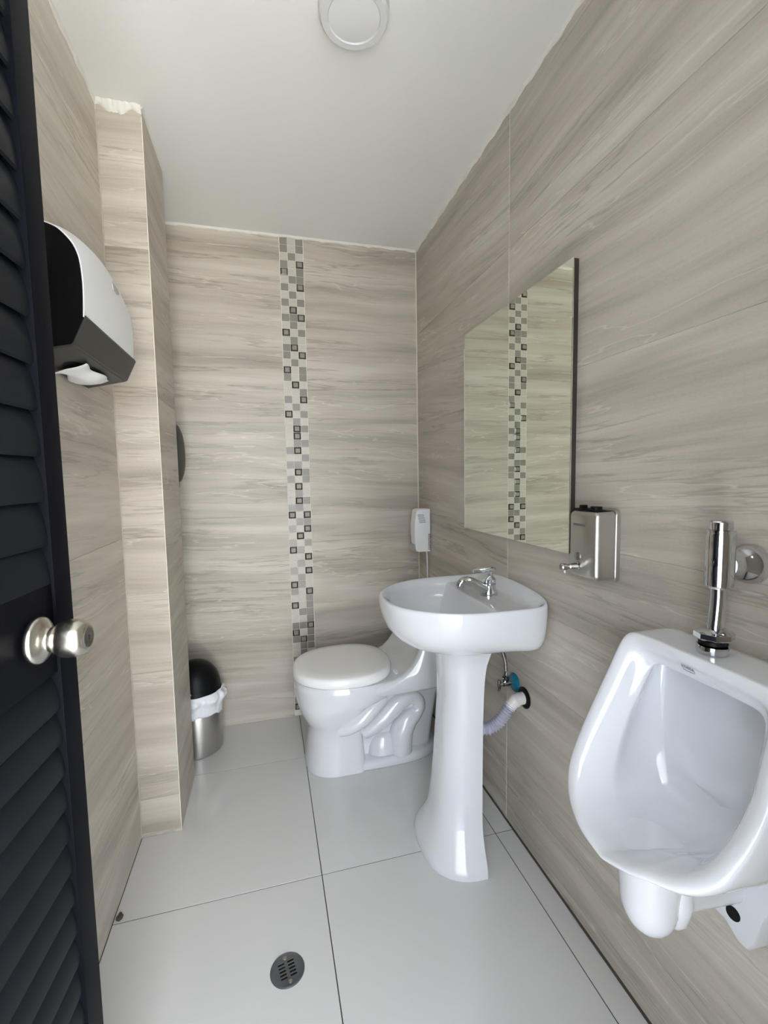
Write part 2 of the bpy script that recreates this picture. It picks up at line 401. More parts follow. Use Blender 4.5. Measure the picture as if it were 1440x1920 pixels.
for za, zb, pitch_ in ((D0+0.09, LZ0, 0.0498), (LZ1, D1-0.09, 0.0625)):
    n = int(round((zb-za)/pitch_)); p = (zb-za)/n; me = slat_mesh(DW-2*SW, p)
    for i in range(n):
        o = bpy.data.objects.new('slat', me); COL.objects.link(o); o.parent = door; o.location = (SW, 0, za+p*i)
kx = DW-0.100; kz = 1.030
kn = lathe('knob', [(0.004, 0.0), (0.0305, 0.0), (0.0315, 0.002), (0.0315, 0.006), (0.0290, 0.009), (0.0215, 0.013), (0.0165, 0.017), (0.0150, 0.020), (0.0162, 0.023),
     (0.0205, 0.027), (0.0243, 0.034), (0.0255, 0.042), (0.0252, 0.050), (0.0232, 0.057), (0.0190, 0.0625), (0.0150, 0.0645), (0.0130, 0.0645)], NICKEL, door, (0, -1, 0), (kx, 0, kz), 48, 50)
kn['label'] = 'satin steel round door knob with rose'
lathe('knob_button', [(0.013, 0.0645), (0.0125, 0.0630), (0.008, 0.0625), (0.0075, 0.0640), (0.004, 0.0645), (0.0001, 0.0643)], CHROMED, kn, (0, -1, 0), (kx, 0, kz), 28, 30)
box('keyhole', (kx-0.0008, -0.0650, kz-0.0028), (kx+0.0008, -0.0638, kz+0.0028), BLACKM, kn)

# ------------------------------------------------------------------ paper towel dispenser
def towel():
    y0, y1 = -1.243, -0.893; yc = (y0+y1)/2; hw = (y1-y0)/2; D = 0.1216
    t = thing('paper_towel_dispenser', (XL, yc, 1.49), 'black and white folded paper towel dispenser on the left wall', 'dispenser')
    def section(q, zoff=0.0, s=1.0):
        e = 1-(q/hw)**2
        dz = 0.034*e+zoff; k = (0.985+0.015*e)*s            # slightly arched front elevation
        P = [(0.0, 0.266), (0.030, 0.265), (0.0526, 0.262), (0.0776, 0.255), (0.0906, 0.247), (0.1076, 0.229), (0.1176, 0.209), (0.1225, 0.185), (0.1245, 0.148), (0.1235, 0.11), (0.1216, 0.080)]
        keys = [(i/10, x*k, z+dz*min(1, max(0, (z-0.10)/0.12))) for i, (x, z) in enumerate(P)]
        return [(a, b) for a, b in crom(keys, [i/30 for i in range(31)])]
    # white cover: thin shell over the body
    rings = []
    for i in range(25):
        q = -hw+2*hw*i/24
        s = section(q); out = [Vector((x, q, z)) for x, z in s]
        inn = [Vector((max(x-0.004, 0), q, z-0.004)) for x, z in s][::-1]
        rings.append(out+inn)
    cv = loft('front_cover', rings, WHITEP, t, angle=35); cv['label'] = 'white curved front cover'
    # black body inside, closing both sides (slightly proud at the near side)
    rings = []
    for i in range(13):
        q = -hw-0.003+(2*hw+0.006)*i/12
        s = section(max(min(q, hw), -hw), -0.003, 0.985)
        pts = [Vector((x, q, z)) for x, z in s]
        pts += [Vector((D*0.985, q, 0.080)), Vector((D*0.80, q, 0.030)), Vector((D*0.76, q, 0.026)), Vector((0, q, 0.006)), Vector((0, q, 0.15))]
        rings.append(pts)
    bd = loft('body', rings, BLACKG, t, angle=25); bd['label'] = 'gloss black body and sides'
    # lower front band
    rings = []
    for i in range(9):
        q = -hw+0.0005+(2*hw+0.003)*i/8
        rings.append([Vector((D+0.001, q, 0.084)), Vector((D+0.003, q, 0.078)), Vector((D*0.825, q, 0.026)), Vector((D*0.79, q, 0.024)), Vector((D*0.6, q, 0.05)), Vector((D*0.6, q, 0.084))])
    loft('lower_band', rings, DARKG, t, angle=20)
    # underside lid plate and oval opening with the towel in it
    ux = Vector((D*0.79, 0, 0.0245)); u0 = Vector((0.004, 0, 0.0040)); du = (u0-ux)
    pl = mesh('underside_plate', [ux+Vector((0, -hw, -0.002)), ux+Vector((0, hw, -0.002)), u0+Vector((0, hw, -0.002)), u0+Vector((0, -hw, -0.002)),
              ux+Vector((0, -hw, 0.004)), ux+Vector((0, hw, 0.004)), u0+Vector((0, hw, 0.004)), u0+Vector((0, -hw, 0.004))],
              [(0, 1, 2, 3), (7, 6, 5, 4), (0, 4, 5, 1), (1, 5, 6, 2), (2, 6, 7, 3), (3, 7, 4, 0)], DARKG, t)
    # slot rim
    ring = []
    cx = ux+du*0.5
    for k in range(32):
        a = 2*math.pi*k/32; ring.append(cx+du.normalized()*(0.030*math.sin(a))+Vector((0, 0.02+0.100*math.cos(a), -0.0027)))
    ring2 = [p+Vector((0, 0, 0.0025)) for p in ring]
    loft('slot', [ring, ring2], BLACKM, pl)
    # towel: crumpled sheet folded out of the slot
    V = []; F = []; nx, ny = 14, 22
    for i in range(nx+1):
        for j in range(ny+1):
            u = i/nx; v = j/ny*2-1
            half = 0.094*(1-0.18*u)
            y = v*half + 0.022+0.014*u
            bulge = math.sin(u*math.pi)*0.018
            x = cx.x+0.029-0.068*u+0.006*math.sin(v*5+u*4)+bulge*0.15
            z = cx.z-0.003-0.006*u-bulge*(1-v*v*0.8)-0.004*abs(math.sin(v*3.3+u*2))*u
            if u > 0.6: z += (u-0.6)*-0.012*(1+math.sin(v*4))
            V.append((x, y, z))
    for i in range(nx):
        for j in range(ny):
            a = i*(ny+1)+j; F.append((a, a+1, a+ny+2, a+ny+1))
    tw = mesh('paper_towel', V, F, TISSUE, t, angle=60)
    sm = tw.modifiers.new('thickness', 'SOLIDIFY'); sm.thickness = 0.0015
    tw['label'] = 'white paper towel hanging out of the slot'
    # small grey brand plate on the cover
    R = []
    for q in (0.020, 0.045, 0.070):
        s = [(x, z) for x, z in section(q) if x > 0.09]
        pts = [min(s, key=lambda v: abs(v[1]-zz)) for zz in (0.226, 0.219, 0.212)]
        R.append([Vector((x+0.0012, q, z+0.0012)) for x, z in pts]+[Vector((x-0.002, q, z-0.002)) for x, z in pts[::-1]])
    loft('badge', R, GREYP, t)
towel()

# ------------------------------------------------------------------ round toilet-paper dispenser (behind the pier)
t = thing('toilet_paper_dispenser', (XL, -0.235, 1.350), 'round dark jumbo toilet roll dispenser half hidden behind the pier', 'dispenser')
lathe('back_housing', [(0.001, 0.0), (0.120, 0.0), (0.128, 0.010), (0.128, 0.085), (0.122, 0.095), (0.001, 0.095)], BLACKM, t, (1, 0, 0), (0, 0, 0), 56)
c = lathe('front_cover', [(0.126, 0.093), (0.1255, 0.100), (0.117, 0.112), (0.095, 0.121), (0.05, 0.127), (0.001, 0.128)], SMOKE, t, (1, 0, 0), (0, 0, 0), 56, 60)
box('label_sticker', (0.115, 0.068, 0.052), (0.1185, 0.078, 0.070), WHITEP, t)
box('window_slot', (0.114, 0.072, -0.078), (0.119, 0.0745, -0.048), WHITEP, t)
box('paper_exit', (0.03, -0.06, -0.145), (0.095, 0.078, -0.110), BLACKM, t, 0.006)
tp = []
for i in range(9):
    f = i/8; tp.append([Vector((0.055+0.004*math.sin(f*5), 0.02, -0.14-0.075*f)), Vector((0.055+0.004*math.sin(f*5), 0.075-0.02*f, -0.14-0.075*f)),
                        Vector((0.0565+0.004*math.sin(f*5), 0.075-0.02*f, -0.14-0.075*f)), Vector((0.0565+0.004*math.sin(f*5), 0.02, -0.14-0.075*f))])
loft('paper_end', tp, TISSUE, t)

# ------------------------------------------------------------------ waste bin
t = thing('waste_bin', (-1.138, -0.150, 0), 'steel waste bin with black dome lid and white liner bag', 'bin')
lathe('body', [(0.001, 0.0), (0.100, 0.0), (0.104, 0.004), (0.1045, 0.012), (0.1045, 0.262), (0.101, 0.270), (0.001, 0.270)], STEEL, t, n=64)
prof = [(0.1085, 0.262), (0.1095, 0.272), (0.108, 0.286)]
for i in range(13):
    a = math.radians(90*i/12); prof.append((0.1065*math.cos(a)+0.0001, 0.288+0.128*math.sin(a)))
dl = lathe('dome_lid', [(0.001, 0.262)]+prof, BLACKM, t, n=64, angle=50)
lathe('rivet', [(0.003, 0.0), (0.0035, 0.002), (0.0005, 0.0035)], CHROMED, dl, (0.25, -1, 0.1), (-0.008, -0.1045, 0.300), 12)
rings = []
nb = 96
for i in range(15):
    f = i/14; z = 0.284-0.105*f; ring = []
    for j in range(nb):
        a = 2*math.pi*j/nb
        w = 0.5+0.5*math.sin(a*13+2*math.sin(a*3)+f*2.5); w2 = 0.5+0.5*math.sin(a*31+1.5*math.sin(a*7)+f*4)
        flare = 0.016*math.exp(-((f-0.28)/0.22)**2)*(0.55+0.9*w)+0.0025+0.006*w2*(1-0.7*f)
        if f < 0.08: flare = 0.005+0.003*w
        zz = z-0.014*f*math.sin(a*2.0+0.8)-0.006*f*w
        r = 0.1055+flare
        ring.append(Vector((r*math.cos(a), r*math.sin(a), zz)))
    rings.append(ring)
bag = loft('liner_bag', rings, BAG, t, cap0=False, cap1=False, angle=70)
bag.modifiers.new('thickness', 'SOLIDIFY').thickness = 0.001
bag['label'] = 'crumpled white liner bag folded over the rim'

# ------------------------------------------------------------------ toilet (faces the left wall, cistern on the right wall)
def egg(pb, pf, hw, z, n=64, e=2.3, cfrac=0.46, eb=None):
    pc = pb+cfrac*(pf-pb); ring = []; ef = e; eb = eb or e
    for j in range(n):
        a = 2*math.pi*j/n; c, s = math.cos(a), math.sin(a); e = ef if c > 0 else eb
        r = (abs(c)**e+abs(s)**e)**(-1/e)
        p = pc+(pf-pc)*c*r if c > 0 else pc+(pc-pb)*c*r
        ring.append(Vector((-p, hw*s*r, z)))
    return ring
def toilet():
    t = thing('toilet', (0, -0.385, 0), 'white one-piece toilet with closed lid and sculpted trapway', 'toilet')
    # base plinth
    loft('base', [egg(0.075, 0.66, 0.147, 0.0, e=2.9), egg(0.07, 0.665, 0.151, 0.006, e=2.9), egg(0.072, 0.663, 0.150, 0.022, e=2.9), egg(0.08, 0.656, 0.144, 0.034, e=2.9), egg(0.09, 0.64, 0.132, 0.038, e=2.9)], CERAMIC, t, angle=60)
    # front column + bowl
    keys = [(0.0, 0.425, 0.672, 0.155, 9), (0.03, 0.425, 0.669, 0.153, 9), (0.09, 0.43, 0.660, 0.147, 9), (0.15, 0.435, 0.654, 0.145, 9), (0.185, 0.44, 0.659, 0.149, 8),
            (0.22, 0.445, 0.677, 0.162, 7), (0.25, 0.44, 0.690, 0.173, 6), (0.285, 0.40, 0.700, 0.184, 4.5), (0.315, 0.30, 0.707, 0.191, 3), (0.36, 0.262, 0.711, 0.195, 2.5), (0.378, 0.262, 0.710, 0.194, 2.5), (0.386, 0.268, 0.704, 0.188, 2.5)]
    zs = [k[0] for k in keys]; ts = []
    for a, b in zip(zs[:-1], zs[1:]):
        m = max(1, int((b-a)/0.010)); ts += [a+(b-a)*i/m for i in range(m)]
    ts.append(zs[-1])
    loft('bowl', [egg(v[0], v[1], v[2], z+0.001, e=2.45, eb=v[3], cfrac=0.42) for z, v in zip(ts, crom(keys, ts))], CERAMIC, t, angle=50)
    # core between bowl and wall, carrying the trapway relief
    rings = []
    for z in (0.03, 0.06, 0.12, 0.18, 0.24, 0.30, 0.345):
        pb = 0.125-0.045*(z/0.34); hw = 0.088+0.03*(z/0.34)**2
        ring = []
        for p, q in ((pb, -hw), (0.50, -hw), (0.50, hw), (pb, hw)): ring.append((p, q))
        # rounded rectangle
        pts = []
        for k, (p, q) in enumerate(ring):
            sx = -1 if k in (1, 2) else 1; sy = 1 if k < 2 else -1; r = 0.02
            pts += [Vector((-(p+sx*r*(1-math.sin(aa)) if k in (0, 3) else p+sx*r*(1-math.sin(aa))), q+sy*r*(1-math.cos(aa)), z)) for aa in ([0, math.pi/4, math.pi/2] if k in (1, 3) else [math.pi/2, math.pi/4, 0])]
        rings.append(pts)
    loft('core', rings, CERAMIC, t, angle=60)
    # deck + cistern: profile in (p, z), lofted across the width with a hollow front
    HWD = 0.190
    def prof(q):
        f = abs(q)/HWD; r = 0.026*(1-f**3)          # centre of the front is hollowed
        e = 0.016*max(0, (f-0.90)/0.10)**2           # rounded outer edges
        pr = [(0.004, 0.335+e), (0.004, 0.585-e), (0.170-r-e, 0.585-e), (0.186-r-e, 0.570), (0.194-r*0.95-e, 0.535), (0.206-r*0.9-e, 0.500), (0.222-r*0.8-e, 0.465), (0.243-r*0.7-e, 0.435),
              (0.272-r*0.6, 0.409-e), (0.310-r*0.3, 0.393-e), (0.355, 0.385-e), (0.42, 0.383-e), (0.46, 0.383-e), (0.46, 0.345+e), (0.40, 0.332+e), (0.30, 0.328+e), (0.15, 0.332+e)]
        return [Vector((-p, q, z)) for p, z in pr]
    qs = [-HWD, -HWD*0.985, -HWD*0.955, -HWD*0.92, -HWD*0.86, -HWD*0.7, -HWD*0.5, -HWD*0.25, 0]
    qs = qs+[-q for q in qs[:-1]][::-1]
    o = loft('cistern', [prof(q) for q in qs], CERAMIC, t, angle=50)
    box('cistern_lid', (-0.182, -0.196, 0.583), (-0.003, 0.196, 0.608), CERAMIC, t, 0.008, 3)
    # sculpted trapway on both flanks
    for s in (-1, 1):
        y = s*0.098
        a = [(-0.535, y*1.36, 0.190), (-0.495, y*1.53, 0.206), (-0.445, y*1.60, 0.235), (-0.395, y*1.52, 0.268), (-0.345, y*1.3, 0.302)]
        b = [(-0.430, y*1.05, 0.152), (-0.385, y*1.15, 0.178), (-0.325, y*1.2, 0.222), (-0.27, y*1.15, 0.262), (-0.225, y*1.08, 0.277), (-0.188, y*1.06, 0.262), (-0.176, y*1.06, 0.228),
             (-0.195, y*1.05, 0.198), (-0.230, y*1.05, 0.172), (-0.255, y*1.05, 0.135), (-0.262, y*1.05, 0.09), (-0.262, y*1.05, 0.035)]
        tr = tube('trapway', smooth_path(b, 6), lambda f: 0.034+0.006*math.sin(f*9)+(0.012 if f > 0.75 else 0.012*max(0, (f-0.6)/0.15)), CERAMIC, t, 20, 70)
        tube('trapway_ridge', smooth_path(a, 6), lambda f: 0.026+0.006*math.sin(f*math.pi), CERAMIC, t, 20, 70)
        # foot fairing around the bolt
        rings = []
        for z, k in ((0.04, 1.0), (0.07, 0.95), (0.10, 0.8), (0.125, 0.5)):
            rings.append([Vector((-0.33+0.075*k*math.cos(j/12*math.tau), s*0.088+0.045*k*math.sin(j/12*math.tau), z)) for j in range(12)])
        loft('trapway_foot', rings, CERAMIC, t, angle=70)
        box('bolt_hole', (-0.302, s*0.132, 0.052), (-0.290, s*0.1335, 0.068), GRIME, t) if s < 0 else None
    # seat ring and lid
    loft('seat', [egg(0.292, 0.698, 0.184, 0.3870), egg(0.292, 0.700, 0.186, 0.388), egg(0.292, 0.700, 0.186, 0.3935), egg(0.295, 0.698, 0.184, 0.3945)], SEATP, t, angle=50)
    lid = loft('lid', [egg(0.290, 0.707, 0.191, 0.395), egg(0.285, 0.713, 0.197, 0.396), egg(0.284, 0.714, 0.198, 0.400), egg(0.285, 0.713, 0.197, 0.418), egg(0.289, 0.708, 0.192, 0.428), egg(0.297, 0.699, 0.183, 0.4328),
                 egg(0.33, 0.66, 0.150, 0.4355), egg(0.42, 0.56, 0.07, 0.4365)], SEATP, t, angle=50)
    lid['label'] = 'closed white oval lid'
    for s in (-1, 1): box('hinge_cap', (-0.290, s*0.115-0.022, 0.388), (-0.262, s*0.115+0.022, 0.404), SEATP, t, 0.004)
    boxes('flush_screw', [((-0.118, -0.1925, 0.487), (-0.112, -0.1895, 0.491)), ((-0.118, -0.1925, 0.474), (-0.112, -0.1895, 0.478))], INK, t)
toilet()

# ------------------------------------------------------------------ pedestal sink
def sink():
    YS = -0.960
    t = thing('pedestal_sink', (0, YS, 0), 'white ceramic pedestal sink with a chrome tap', 'sink')
    n = 96; HWS = 0.238; PC = 0.175; PF = 0.458
    def outline(s, pmin=0.0, dp=0.0, e1=2.15, e2=9.0):
        ring = []
        for j in range(n):
            a = 2*math.pi*j/n; c, sn = math.cos(a), math.sin(a)
            if c >= 0:
                r = (abs(c)**e1+abs(sn)**e1)**(-1/e1); p = PC+(PF-PC)*c*r*s
            else:
                r = (abs(c)**e2+abs(sn)**e2)**(-1/e2); p = PC+PC*c*r*min(1.0, s*1.0)*1.02
            q = HWS*sn*r*s
            ring.append([max(p, pmin)+dp, q])
        return ring
    RZ = 0.857
    def back(p): return 0.030*max(0.0, 1-p/0.055)**2          # raised ledge against the wall
    rings = []
    def add(s, z, pmin=0.0, blend=0.0, lip=0.0, zback=None, ps=1.0):
        R = []
        for p, q in outline(s, pmin):
            zz = z
            if lip: zz += lip*back(p)/0.030*(1-(q/HWS)**2*0.75)
            if zback is not None:
                f = max(0.0, min(1.0, (0.20-p)/0.17)); zz = z+(zback-z)*f*f*(3-2*f)
            R.append(Vector((-p, q, zz)))
        rings.append(R)
    # outside, from the underside upward; towards the wall the skirt stays deep
    add(0.36, 0.690, 0.05, zback=0.700); add(0.50, 0.693, 0.035, zback=0.703); add(0.66, 0.703, 0.02, zback=0.708); add(0.80, 0.722, 0.006, zback=0.712)
    add(0.895, 0.748, 0.002, zback=0.718); add(0.955, 0.777, 0.001, zback=0.735); add(0.985, 0.805, 0, zback=0.77); add(0.998, 0.828, 0, zback=0.815); add(1.0, 0.843, 0, lip=0.012)
    add(0.993, 0.853, 0, lip=0.026); add(0.978, RZ, 0.001, lip=0.030); add(0.955, RZ-0.001, 0.012, lip=0.030); add(0.925, RZ-0.006, 0.024, lip=0.022); add(0.900, RZ-0.014, 0.034, lip=0.006)
    # deck (flat, holds the tap), then bowl cut off by a straight front edge of the deck
    def bowl(s, z, pm, cx=0.30):
        R = []
        for p, q in outline(0.885):
            p2 = max(p, 0.148); P = cx+(p2-cx)*s; Q = q*s
            R.append(Vector((-max(P, pm), Q, z)))
        rings.append(R)
    rings.append([Vector((-max(p, 0.040), q, RZ-0.018)) for p, q in outline(0.890)])
    bowl(1.0, RZ-0.020, 0.148); bowl(0.996, RZ-0.0215, 0.150); bowl(0.985, RZ-0.026, 0.154); bowl(0.94, RZ-0.055, 0.165); bowl(0.86, RZ-0.085, 0.185); bowl(0.72, RZ-0.112, 0.20); bowl(0.50, RZ-0.130, 0.2); bowl(0.25, RZ-0.138, 0.2); bowl(0.09, RZ-0.140, 0.2)
    bs = loft('basin', rings, CERAMIC, t, angle=70)
    ss = bs.modifiers.new('smooth', 'SUBSURF'); ss.levels = 1; ss.render_levels = 1
    lathe('waste_ring', [(0.001, 0.0), (0.024, 0.0), (0.024, 0.002), (0.016, 0.003), (0.012, 0.0), (0.001, -0.001)], CHROME, t, org=(-0.30, 0, RZ-0.1398), n=32)
    # pedestal: half column, open towards the wall
    keys = [(0.0, 0.178, 0.342, 0.172), (0.008, 0.178, 0.344, 0.174), (0.03, 0.176, 0.338, 0.166), (0.07, 0.172, 0.318, 0.140), (0.12, 0.168, 0.300, 0.118), (0.20, 0.163, 0.288, 0.106),
            (0.34, 0.158, 0.276, 0.098), (0.48, 0.154, 0.267, 0.094), (0.58, 0.150, 0.264, 0.095), (0.64, 0.146, 0.270, 0.102), (0.675, 0.140, 0.282, 0.112), (0.705, 0.136, 0.296, 0.122)]
    zs = [i*0.705/47 for i in range(48)]; rings = []
    for z, (pb, pf, hw) in zip(zs, crom(keys, zs)):
        ring = []; m = 40
        for j in range(m+1):
            a = math.pi*(j/m-0.5); c, sn = math.cos(a), math.sin(a); e = 2.5
            r = (abs(c)**e+abs(sn)**e)**(-1/e)
            ring.append(Vector((-(pb+(pf-pb)*c*r), hw*sn*r, z)))
        inn = [Vector((min(v.x+0.016*0.9, -pb) if True else v.x, v.y*0.87, z)) for v in ring][::-1]
        rings.append(ring+inn)
    loft('pedestal', rings, CERAMIC, t, angle=50)
    # tap
    FX, FZ = -0.083, RZ-0.019
    fa = loft('tap', [[Vector((FX+0.030*k*math.cos(a)*(1.05 if math.cos(a) < 0 else 0.9), 0.026*k*math.sin(a), FZ+z)) for a in [j/32*math.tau for j in range(32)]] for k, z in
          ((1.0, 0), (1.0, 0.005), (0.95, 0.012), (0.82, 0.018), (0.70, 0.026), (0.66, 0.034), (0.62, 0.036))], CHROME, t, angle=45)
    fa['label'] = 'chrome single-lever tap'
    sp = smooth_path([(FX+0.004, 0, FZ+0.012), (FX-0.022, 0, FZ+0.022), (FX-0.045, 0, FZ+0.037), (FX-0.070, 0, FZ+0.050), (FX-0.092, 0, FZ+0.053), (FX-0.106, 0, FZ+0.045), (FX-0.109, 0, FZ+0.032)], 6)
    tube('spout', sp, lambda f: 0.0185-0.0065*f if f < 0.8 else 0.0128, CHROME, fa, 20, 50)
    lathe('valve_collar', [(0.0205, 0.0), (0.0215, 0.005), (0.019, 0.006), (0.0205, 0.009), (0.0205, 0.020), (0.016, 0.025), (0.010, 0.030), (0.0095, 0.044), (0.011, 0.047)], CHROME, fa, org=(FX, 0, FZ+0.034), n=28)
    hd = tube('handle', smooth_path([(FX+0.020, 0, FZ+0.085), (FX+0.005, 0, FZ+0.086), (FX-0.02, 0, FZ+0.086), (FX-0.045, 0, FZ+0.085), (FX-0.060, 0, FZ+0.084)], 5), lambda f: 0.0068+0.002*math.sin(min(1, f*1.05)*math.pi), CHROME, fa, 16, 50)
    text_mesh('maker_mark', 'EDESA', 0.012, INK, t, basis((-0.1585, -0.01, RZ-0.047), (0, -1, 0), (0.40, 0, 1)))
sink()

# ------------------------------------------------------------------ water stop valve and flexible hose under the sink
t = thing('stop_valve', (0, -0.985, 0.535), 'chrome stop valve with blue wall disc under the sink', 'valve')
lathe('wall_disc', [(0.001, 0.002), (0.031, 0.002), (0.031, 0.004), (0.027, 0.008), (0.015, 0.012), (0.001, 0.012)], BLUE, t, (-1, 0, 0), (0, 0, 0), 32)
lathe('valve_body', [(0.006, 0.008), (0.006, 0.022), (0.0095, 0.024), (0.0095, 0.046), (0.007, 0.048), (0.007, 0.058)], CHROMED, t, (-1, 0, 0), (0, 0, 0), 20)
lathe('compression_nut', [(0.007, 0.0), (0.008, 0.006), (0.012, 0.012), (0.012, 0.026), (0.007, 0.028), (0.0045, 0.034), (0.0045, 0.05)], CHROME, t, (0, 0, 1), (-0.036, 0, 0.002), 6, 30)
box('handle', (-0.068, -0.006, -0.021), (-0.056, 0.006, 0.017), CHROMED, t, 0.003)
tube('braided_hose', smooth_path([(-0.036, 0, 0.045), (-0.037, 0.002, 0.075), (-0.045, 0.008, 0.11), (-0.06, 0.014, 0.15), (-0.066, 0.016, 0.175)], 6), 0.0062, BRAID, t, 12)

# ------------------------------------------------------------------ corrugated waste pipe under the sink
t = thing('waste_pipe', (0, -1.045, 0.510), 'grey corrugated waste pipe bending into the wall below the sink', 'pipe')
lathe('rubber_flange', [(0.022, 0.001), (0.034, 0.001), (0.034, 0.004), (0.030, 0.007), (0.022, 0.008)], BLACKM, t, (-1, 0, 0), (0, 0, 0), 32)
tube('pvc_elbow', smooth_path([(-0.001, 0, 0), (-0.025, 0, -0.002), (-0.042, 0, -0.010), (-0.058, 0.001, -0.026)], 6), lambda f: 0.0195 if (f < 0.45 or f > 0.62) else 0.0215, PVC, t, 24, 50)
pa = smooth_path([(-0.052, 0.001, -0.020), (-0.072, 0.002, -0.045), (-0.098, 0.006, -0.075), (-0.128, 0.014, -0.092), (-0.160, 0.03, -0.085), (-0.19, 0.05, -0.05), (-0.215, 0.07, 0.02), (-0.23, 0.085, 0.10), (-0.24, 0.09, 0.17)], 36)
tube('corrugated_hose', pa, lambda f: 0.0188+0.0026*math.sin(f*2*math.pi*34), HOSEM, t, 20, 80)

# ------------------------------------------------------------------ mirror
t = thing('mirror', (0, -0.952, 1.0237), 'frameless rectangular wall mirror above the sink', 'mirror')
yh = 0.325; mh = 0.7624
box('backing', (-0.0145, -yh+0.002, 0.002), (0.0, yh-0.002, mh-0.002), MEDGE, t)
g = box('glass', (-0.0185, -yh, 0), (-0.0145, yh, mh), MIRROR, t, 0.0008, 1)
box('edge_glint', (-0.0190, yh-0.0025, 0.0), (-0.0120, yh+0.0022, mh*0.93), WHITEP, t, 0.001)  # white strip paints in the bright glint along the polished far edge

# ------------------------------------------------------------------ intercom phone
t = thing('intercom_phone', (0, -0.145, 0.962), 'white wall intercom handset in the corner beside the mirror', 'phone')
def rr(x0, x1, y0, y1, z, r=0.006): 
    pts = []
    for cx, cy, a0 in ((x1-r, y1-r, 0), (x0+r, y1-r, 90), (x0+r, y0+r, 180), (x1-r, y0+r, 270)):
        for k in range(4):
            a = math.radians(a0+30*k); pts.append(Vector((cx+r*math.cos(a), cy+r*math.sin(a), z)))
    return pts
loft('base', [rr(-0.028, 0, -0.040, 0.055, z) for z in (-0.100, 0.098)], GREYP, t, angle=50)
loft('cradle', [rr(-0.088, -0.02, -0.036, 0.05, -0.100, 0.008), rr(-0.092, -0.02, -0.036, 0.05, -0.090, 0.008), rr(-0.088, -0.02, -0.036, 0.05, -0.068, 0.008)], GREYP, t, angle=50)
kz_ = [(-0.104, -0.070), (-0.100, -0.078), (-0.07, -0.082), (-0.02, -0.086), (0.03, -0.086), (0.07, -0.081), (0.098, -0.076), (0.106, -0.071), (0.109, -0.060)]
h = loft('handset', [rr(x, -0.002, -0.046, 0.030, z, 0.007) for z, x in kz_], WHITEP, t, angle=50)
h['label'] = 'white handset'
boxes('speaker_slot', [((-0.072+0.002*k, -0.0466, 0.080-0.0075*k), (-0.038+0.002*k, -0.0455, 0.0825-0.0075*k)) for k in range(6)], INK, h)
text_mesh('maker_name', 'commax', 0.024, BLACKM, h, basis((-0.0125, -0.0464, -0.055), (0, 0, 1), (-1, 0, 0)))
tube('cable', smooth_path([(-0.012, -0.005, -0.100), (-0.006, 0.0, -0.16), (-0.005, 0.0, -0.40), (-0.005, 0.0, -0.75)], 6), 0.0034, WHITEP, t, 10)

# ------------------------------------------------------------------ soap dispenser
t = thing('soap_dispenser', (0, -1.384, 0.985), 'brushed steel soap dispenser on the wall beside the mirror', 'dispenser')
def rr3(x, y0, y1, z0, z1, r=0.012):
    pts = []
    for cy, cz, a0 in ((y1-r, z1-r, 0), (y0+r, z1-r, 90), (y0+r, z0+r, 180), (y1-r, z0+r, 270)):
        for k in range(6):
            a = math.radians(a0+18*k); pts.append(Vector((x, cy+r*math.cos(a), cz+r*math.sin(a))))
    return pts
loft('back_plate', [rr3(0, -0.052, 0.052, -0.004, 0.168), rr3(-0.010, -0.052, 0.052, -0.004, 0.168), rr3(-0.012, -0.050, 0.050, -0.002, 0.166)], STEEL, t, angle=40)
loft('tank', [rr3(-0.013, -0.049, 0.049, 0.000, 0.164), rr3(-0.052, -0.049, 0.049, 0.001, 0.163), rr3(-0.060, -0.046, 0.046, 0.004, 0.160), rr3(-0.064, -0.040, 0.040, 0.010, 0.154)], STEEL, t, angle=60)
lathe('filler_cap', [(0.020, 0.0), (0.020, 0.006), (0.013, 0.007), (0.013, 0.014), (0.001, 0.014)], BLACKM, t, (0, 0, 1), (-0.034, -0.012, 0.160), 20)
boxes('cap_latch', [((-0.055, 0.010, 0.160), (-0.018, 0.046, 0.168)), ((-0.046, 0.022, 0.166), (-0.030, 0.034, 0.176)), ((-0.054, -0.040, 0.159), (-0.015, 0.04, 0.165))], BLACKM, t, 0.002)
boxes('brand_plate', [((-0.0648, -0.012, 0.127), (-0.0638, 0.030, 0.132))], INK, t)
lathe('sight_window', [(0.010, 0.0), (0.010, 0.002), (0.007, 0.0028), (0.0001, 0.0022)], CHROMED, t, (-1, 0, 0), (-0.0635, 0.014, 0.052), 24)
pm = lathe('push_pump', [(0.010, 0.0), (0.010, 0.004), (0.0078, 0.006), (0.0075, 0.026), (0.006, 0.028), (0.006, 0.034), (0.0085, 0.036), (0.0085, 0.047), (0.006, 0.050), (0.0001, 0.050)], CHROMED, t, (-1, 0, 0), (-0.0635, 0.010, 0.029), 24)
lathe('nozzle', [(0.002, 0.0), (0.002, 0.008)], WHITEP, pm, (0, 0, -1), (-0.102, 0.010, 0.022), 10)

